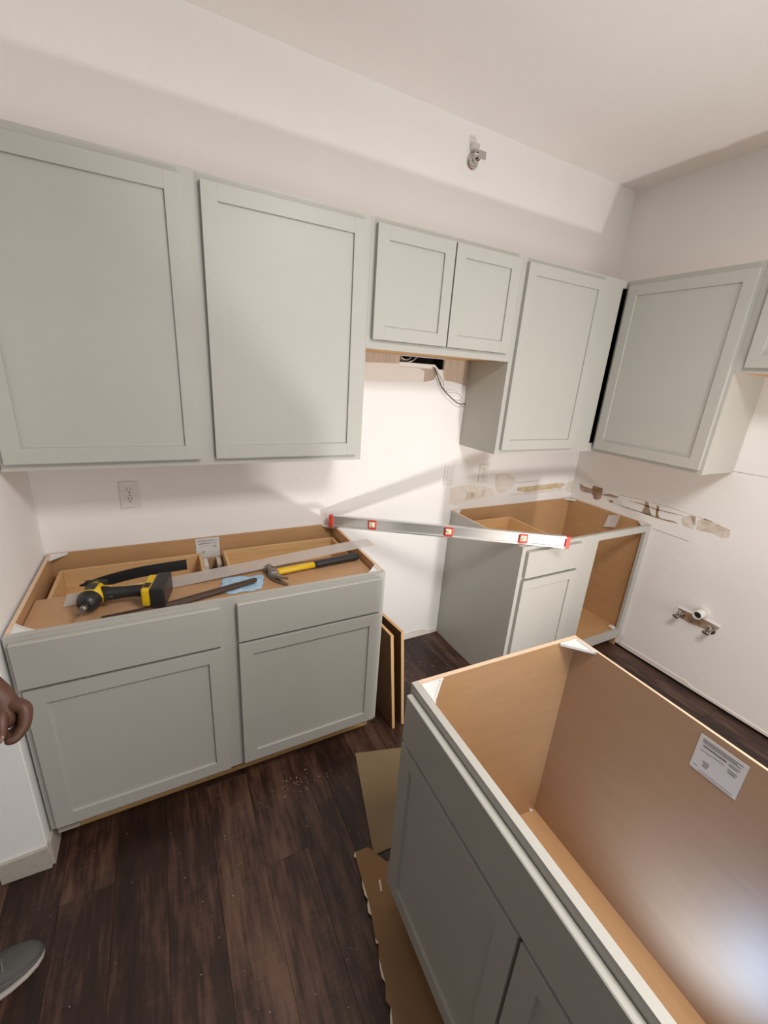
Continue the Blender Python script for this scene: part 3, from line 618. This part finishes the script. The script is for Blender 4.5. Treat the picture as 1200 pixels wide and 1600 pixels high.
boxes('badge', [(-0.014, 0.014, -0.024, 0.016, 0.0322, 0.0345)], BLKG, mh, bev=0.0006)
for s in (-1, 0, 1): boxes('vent_slot', [(-0.030+s*0.0, 0.030, 0.030+s*0.006, 0.033+s*0.006, 0.0, 0.0332-abs(s)*0.0)], BLKG, mh)
bm = bmesh.new(); lathe_y(bm, [(-0.030, 0.0338), (-0.036, 0.0335), (-0.052, 0.0285), (-0.066, 0.021), (-0.068, 0.012)]); nc = finish('nose_cone', bm, BLKG, t, smooth=True)
bm = bmesh.new(); lathe_y(bm, [(-0.066, 0.010), (-0.084, 0.010), (-0.088, 0.007)]); finish('collet', bm, STEEL, nc, smooth=True)
bm = bmesh.new(); tube(bm, [(0, -0.086, 0), (0, -0.115, 0)], 0.0036, 6); finish('driver_bit', bm, STEEL, nc)
bm = bmesh.new(); oval(bm, [(0.018, 0.004, 0, 0.027, 0.026), (0.045, 0.006, 0, 0.022, 0.0205), (0.08, 0.010, 0, 0.0205, 0.0185), (0.120, 0.014, 0, 0.0215, 0.0185), (0.150, 0.012, 0, 0.028, 0.022)], 20); hd = finish('handle', bm, BLK, t, smooth=True)
bm = bmesh.new(); oval(bm, [(0.020, 0.018, 0.020, 0.006, 0.005), (0.06, 0.018, 0.0145, 0.003, 0.003), (0.11, 0.021, 0.0145, 0.003, 0.003), (0.145, 0.022, 0.018, 0.006, 0.005)], 12); finish('handle_inlay', bm, YEL, hd, smooth=True)
boxes('trigger', [(0.036, 0.062, -0.030, -0.014, -0.008, 0.008)], BLKG, hd, bev=0.004)
bm = bmesh.new(); abox(bm, 0.144, 0.170, -0.045, 0.062, -0.029, 0.032, bev=0.006, seg=2); ft = finish('foot', bm, YEL, t)
boxes('foot_inset', [(0.148, 0.166, -0.030, 0.0, 0.030, 0.0335), (0.142, 0.1475, -0.036, 0.05, -0.024, 0.026)], BLKG, ft, bev=0.001)
bm = bmesh.new(); abox(bm, 0.170, 0.212, -0.050, 0.066, -0.0335, 0.036, bev=0.005, seg=2); bt = finish('battery', bm, BLKG, t)
boxes('release_button', [(0.176, 0.196, 0.0655, 0.069, -0.012, 0.012)], YEL, bt, bev=0.001)

# ------------------------------------------------------------------ panels leaning on the side of the long base cabinet
def lean_panel(xb, xt, y0, skew, label):
    t = empty('wood_panel', (xb, y0, 0)); tag(t, label, 'panel', 'loose panels in the range gap')
    th, hgt, ln_ = 0.0145, 0.552, 0.33; dx = xt-xb
    zb = 0.002
    P = lambda u, y, z: Vector((u+dx*z/hgt+skew*y, y, z))
    bm = bmesh.new(); prism(bm, [P(-th, 0, zb), P(0, 0, zb), P(0, 0, hgt), P(-th, 0, hgt)], P(0, ln_, 0)-P(0, 0, 0)); bmesh.ops.recalc_face_normals(bm, faces=bm.faces[:])
    for f in bm.faces: f.material_index = 1 if abs(f.normal.x) > 0.7 else 0
    return finish('sheet', bm, [BIRCH, DARKPLY], t)
lean_panel(1.876, 1.823, -0.612, -0.06, 'loose wooden panel leaning against the long base cabinet, nearer to it')
lean_panel(1.931, 1.880, -0.606, -0.10, 'loose wooden panel in the range gap, farther from the long base cabinet')

# ------------------------------------------------------------------ cardboard on the floor
bm = bmesh.new(); prism(bm, [(1.639, -0.667, 0.0008), (1.95, -0.755, 0.0008), (1.95, -1.10, 0.0008), (1.53, -1.085, 0.0008)], (0, 0, 0.004))
t = finish('cardboard_sheet', bm, CARD2); tag(t, 'flat greyish cardboard sheet on the floor at the far corner of the loose sink cabinet', 'cardboard')
left = [(1.472, -1.051), (1.466, -1.07), (1.458, -1.14), (1.452, -1.20), (1.444, -1.245), (1.430, -1.30), (1.434, -1.315), (1.420, -1.345), (1.412, -1.40), (1.398, -1.43), (1.404, -1.45), (1.385, -1.50), (1.36, -1.62), (1.34, -1.80), (1.33, -2.2)]
bm = bmesh.new(); prism(bm, [(a_, b_, 0.0052) for a_, b_ in left] + [(2.25, -2.2, 0.0052), (2.25, -1.13, 0.0052), (1.56, -1.128, 0.0052), (1.52, -1.055, 0.0052)], (0, 0, 0.0078))
ct = finish('cardboard_sheet', bm, CARD); tag(ct, 'brown torn-edged cardboard sheet on the floor under the loose sink cabinet', 'cardboard')
random.seed(11)
for i in range(len(left)-4):
    if i in (1, 4, 6, 8, 9): continue
    a_, b_ = Vector((*left[i], 0)), Vector((*left[i+1], 0)); n_ = Vector(((b_-a_).y, -(b_-a_).x, 0)).normalized()*-1
    w_ = random.uniform(0.004, 0.009)
    bm = bmesh.new(); prism(bm, [a_+Vector((0, 0, 0.0131)), b_+Vector((0, 0, 0.0131)), b_.lerp(a_, 0.25)-n_*w_*-1*-1+Vector((0, 0, 0.0133)), a_.lerp(b_, 0.3)-n_*w_*0.7+Vector((0, 0, 0.0133))], (0, 0, 0.0008)); finish('torn_edge', bm, TORN, ct)
bm = bmesh.new(); prism(bm, [(1.508, -1.165, 0.0131), (1.514, -1.168, 0.0131), (1.505, -1.20, 0.0131), (1.500, -1.197, 0.0131)], (0, 0, 0.0008)); finish('torn_edge', bm, TORN, ct)

# sawdust crumbs on the dark floor
bm = bmesh.new(); random.seed(5)
def crumb(x, y, s):
    prism(bm, [(x+s*math.cos(a_+random.random())*random.uniform(.5, 1), y+s*math.sin(a_)*random.uniform(.5, 1), 0.0003) for a_ in (0, 1.6, 3.1, 4.7)], (0, 0, s*0.4))
for _ in range(46): crumb(random.gauss(1.36, 0.05), random.gauss(-0.70, 0.03), random.uniform(0.0012, 0.0032))
for _ in range(70): crumb(random.uniform(0.45, 1.5), random.uniform(-1.4, -0.6), random.uniform(0.0008, 0.0022))
for _ in range(40): crumb(random.uniform(1.95, 2.5), random.uniform(-0.55, -0.03), random.uniform(0.001, 0.003))
t = finish('sawdust', bm, DUST); tag(t, 'pale sawdust crumbs scattered on the dark floor', 'sawdust', kind='stuff')

# ------------------------------------------------------------------ person at the left edge: only a hand and a shoe show
def skinned(name, pts, edges, radii, mt, parent, root=0, sub=2):
    me = bpy.data.meshes.new(name); me.from_pydata([tuple(p) for p in pts], edges, [])
    o = link(name, me, mt, parent)
    md = o.modifiers.new('skin', 'SKIN'); md.use_smooth_shade = True
    lay = me.skin_vertices[0].data if len(me.skin_vertices) else None
    if lay is None:
        bpy.context.view_layer.objects.active = o; o.select_set(True); bpy.ops.mesh.customdata_skin_add(); lay = me.skin_vertices[0].data
    for i, r_ in enumerate(radii): lay[i].radius = (r_, r_) if not isinstance(r_, tuple) else r_; lay[i].use_root = (i == root)
    sb = o.modifiers.new('subdivision', 'SUBSURF'); sb.levels = sub; sb.render_levels = sub
    return o
PB = Vector((0.21, -1.05, 0))
person = empty('person', PB); tag(person, 'person at the left edge, only a lowered fist and a grey sneaker toe in view', 'person')
HO = Vector((0.6375, -0.939, 0.876))           # middle of the fist
e3 = (CAM-HO).normalized(); e1 = (rt-e3*rt.dot(e3)).normalized(); eu = e3.cross(e1)
def hp(r_, u_, d_): return HO + e1*(r_/1000) + eu*(u_/1000) + e3*(d_/1000) - PB
B = lambda x, y, z: Vector((x, y, z)) - PB
pts = [B(0.20, -1.05, 0.95), B(0.20, -1.05, 1.12), B(0.19, -1.05, 1.30), B(0.18, -1.05, 1.45), B(0.18, -1.05, 1.53), B(0.20, -1.05, 1.60), B(0.215, -1.05, 1.70), B(0.21, -1.05, 1.76),
       B(0.19, -0.87, 1.42), B(0.21, -0.83, 1.17), hp(-150, 108, -22), hp(-64, 44, -14), hp(-30, 18, -14), hp(4, 2, -16),
       B(0.19, -1.23, 1.42), B(0.17, -1.29, 1.16), B(0.24, -1.28, 0.95), B(0.26, -1.28, 0.88),
       B(0.22, -0.965, 0.90), B(0.26, -0.945, 0.50), B(0.29, -0.935, 0.12), B(0.19, -1.14, 0.90), B(0.16, -1.16, 0.50), B(0.10, -1.17, 0.12), hp(-6, -42, -22)]
ed = [(0, 1), (1, 2), (2, 3), (3, 4), (4, 5), (5, 6), (6, 7), (3, 8), (8, 9), (9, 10), (10, 11), (11, 12), (12, 13), (3, 14), (14, 15), (15, 16), (16, 17), (0, 18), (18, 19), (19, 20), (0, 21), (21, 22), (22, 23), (12, 24)]
rad = [(0.14, 0.10), (0.13, 0.095), (0.15, 0.10), (0.13, 0.09), 0.055, 0.075, 0.092, 0.065, 0.058, 0.045, 0.036, (0.034, 0.030), (0.036, 0.034), (0.017, 0.030), 0.058, 0.045, 0.030, 0.034, 0.085, 0.06, 0.042, 0.085, 0.06, 0.042, (0.024, 0.022)]
skinned('body', pts, ed, rad, SKIN, person)
# fingers: index nearest the viewer, each curled down and back under the palm
for k, (dd, rr) in enumerate(((8, 11.5), (-11, 11.0), (-30, 10.5), (-47, 9.0))):
    f = [hp(-24, 14, dd*0.6-18), hp(16-2*k, 7-2*k, dd), hp(25-3*k, -30-1*k, dd), hp(15-5*k, -60+3*k, dd+1), hp(-3-5*k, -64+9*k, dd+1)]
    skinned('finger', f, [(0, 1), (1, 2), (2, 3), (3, 4)], [0.020, rr/1000*1.42, rr/1000*1.15, rr/1000*1.0, rr/1000*0.8], SKIN, person)
f = [hp(-28, 6, -14), hp(-20, -20, 4), hp(-13, -42, 8), hp(-6, -63, 6)]
th_ = skinned('thumb', f, [(0, 1), (1, 2), (2, 3)], [0.020, 0.0155, 0.0125, 0.010], SKIN, person)
bm = bmesh.new(); bmesh.ops.create_uvsphere(bm, u_segments=12, v_segments=8, radius=1.0); c_ = hp(-8, -57, 17)
for v in bm.verts: v.co = c_ + e1*(v.co.x*0.0055) + eu*(v.co.z*0.0085) + e3*(v.co.y*0.0022)
finish('nail', bm, NAIL, th_, smooth=True)
# clothes
skinned('shirt', [pts[0]+Vector((0, 0, 0.0)), pts[1], pts[2], pts[3], pts[8], pts[9], pts[14], pts[15]], [(0, 1), (1, 2), (2, 3), (3, 4), (4, 5), (3, 6), (6, 7)], [(0.155, 0.115), (0.145, 0.11), (0.165, 0.115), (0.145, 0.105), 0.075, 0.062, 0.075, 0.062], SHIRT, person)
skinned('trousers', [pts[0]+Vector((0, 0, 0.03)), pts[18], pts[19], pts[20]-Vector((0, 0, 0.02)), pts[21], pts[22], pts[23]-Vector((0, 0, 0.02))], [(0, 1), (1, 2), (2, 3), (0, 4), (4, 5), (5, 6)], [(0.15, 0.115), 0.10, 0.075, 0.062, 0.10, 0.075, 0.062], DENIM, person)
hc = pts[6]
bm = bmesh.new(); bmesh.ops.create_uvsphere(bm, u_segments=20, v_segments=12, radius=0.112)
bmesh.ops.delete(bm, geom=[v for v in bm.verts if v.co.z < -0.01 and v.co.x > -0.02], context='VERTS')
for v in bm.verts: v.co = Vector((v.co.x*1.0-0.012, v.co.y*0.93, v.co.z*1.05+0.035))+hc
finish('hair', bm, HAIR, person, smooth=True)
for s in (-1, 1):
    bm = bmesh.new(); bmesh.ops.create_uvsphere(bm, u_segments=10, v_segments=8, radius=0.013); bmesh.ops.translate(bm, verts=bm.verts[:], vec=hc+Vector((0.083, s*0.034, 0.01))); finish('eye', bm, WHITEP, person, smooth=True)
    bm = bmesh.new(); bmesh.ops.create_uvsphere(bm, u_segments=10, v_segments=8, radius=0.02)
    for v in bm.verts: v.co = Vector((v.co.x*0.7, v.co.y*0.45, v.co.z*1.5))+hc+Vector((-0.005, s*0.094, -0.005))
    finish('ear', bm, SKIN, person, smooth=True)
bm = bmesh.new(); oval(bm, [(0.08, 0, 0.0, 0.008, 0.016), (0.098, 0, -0.012, 0.012, 0.012), (0.112, 0, -0.022, 0.011, 0.009), (0.114, 0, -0.024, 0.004, 0.004)], 10); bmesh.ops.translate(bm, verts=bm.verts[:], vec=hc); finish('nose', bm, SKIN, person, smooth=True)
bm = bmesh.new(); oval(bm, [(0.078, 0, -0.055, 0.026, 0.008), (0.094, 0, -0.055, 0.016, 0.005)], 12); bmesh.ops.translate(bm, verts=bm.verts[:], vec=hc); finish('mouth', bm, NAIL, person, smooth=True)

def shoe(toe, ang):
    """toe = world x, y of the shoe tip; shoe runs back along -x local"""
    o = empty('shoe_root', (0, 0, 0)); COL.objects.unlink(o); bpy.data.objects.remove(o)
    M = Matrix.Translation(Vector((toe[0], toe[1], 0))-PB) @ Matrix.Rotation(ang, 4, 'Z')
    # outline stations: distance back from the toe, half width, centre offset, upper height
    st = [(0.0, 0.004, 0.0, 0.030), (0.006, 0.018, 0.0, 0.040), (0.020, 0.031, 0.0, 0.050), (0.045, 0.042, 0.001, 0.056), (0.08, 0.048, 0.002, 0.062), (0.12, 0.047, 0.002, 0.078), (0.16, 0.040, 0.0, 0.098), (0.205, 0.035, -0.002, 0.108), (0.25, 0.034, -0.002, 0.104), (0.275, 0.028, -0.002, 0.098), (0.288, 0.010, -0.002, 0.090)]
    def loft(z0f, z1f, infl, dome):
        bm = bmesh.new(); R = []
        for x, hw, c, h in st:
            hw = hw*infl; z0, z1 = z0f(h), z1f(h); ring = []
            for k in range(16):
                a_ = 2*math.pi*k/16; yy = math.cos(a_); zz = math.sin(a_)
                if dome: p_ = Vector((-x, c+hw*math.copysign(abs(yy)**0.8, yy), (z0+z1)/2+(z1-z0)/2*math.copysign(abs(zz)**0.9, zz)))
                else: p_ = Vector((-x, c+hw*math.copysign(abs(yy)**0.35, yy), (z0+z1)/2+(z1-z0)/2*math.copysign(abs(zz)**0.35, zz)))
                ring.append(bm.verts.new(M @ p_))
            R.append(ring)
        for i in range(len(R)-1):
            for k in range(16): bm.faces.new((R[i][k], R[i][(k+1) % 16], R[i+1][(k+1) % 16], R[i+1][k]))
        bm.faces.new(R[0]); bm.faces.new(R[-1]); return bm
    s_ = finish('shoe', loft(lambda h: 0.010, lambda h: h, 1.0, True), SHOEG, person, smooth=True)
    finish('sole', loft(lambda h: 0.001, lambda h: 0.017, 1.06, False), SOLE, s_, smooth=True)
    # lighter side panel hugging the near side and a lace
    for sd in (-1, 1):
        bm = bmesh.new(); prev = None
        for x, hw, c, h in st[1:7]:
            zc = 0.010+(h-0.010)/2; a0, a1 = -0.55, 0.42
            def pt(a_): return M @ Vector((-x, c+sd*hw*1.03*abs(math.cos(a_))**0.8, zc+(h-0.010)/2*1.03*math.copysign(abs(math.sin(a_))**0.9, math.sin(a_))))
            q_ = [bm.verts.new(pt(a0)), bm.verts.new(pt((a0+a1)/2)), bm.verts.new(pt(a1*(0.35+0.65*min(1, x/0.06))))]
            if prev:
                for k in range(2): bm.faces.new((prev[k], prev[k+1], q_[k+1], q_[k]))
            prev = q_
        finish('side_panel', bm, SHOEL, s_, smooth=True)
    for x in (0.085, 0.105, 0.125, 0.145):
        h = 0.062+(x-0.08)*0.42
        bm = bmesh.new(); tube(bm, [M @ Vector((-x, yy, h+0.004-abs(yy)*0.3)) for yy in (-0.022, -0.011, 0, 0.011, 0.022)], 0.0032, 6); finish('lace', bm, SHOEL, s_, smooth=True)
    return s_
shoe((0.552, -0.905), math.radians(18)); shoe((0.36, -1.19), math.radians(4))
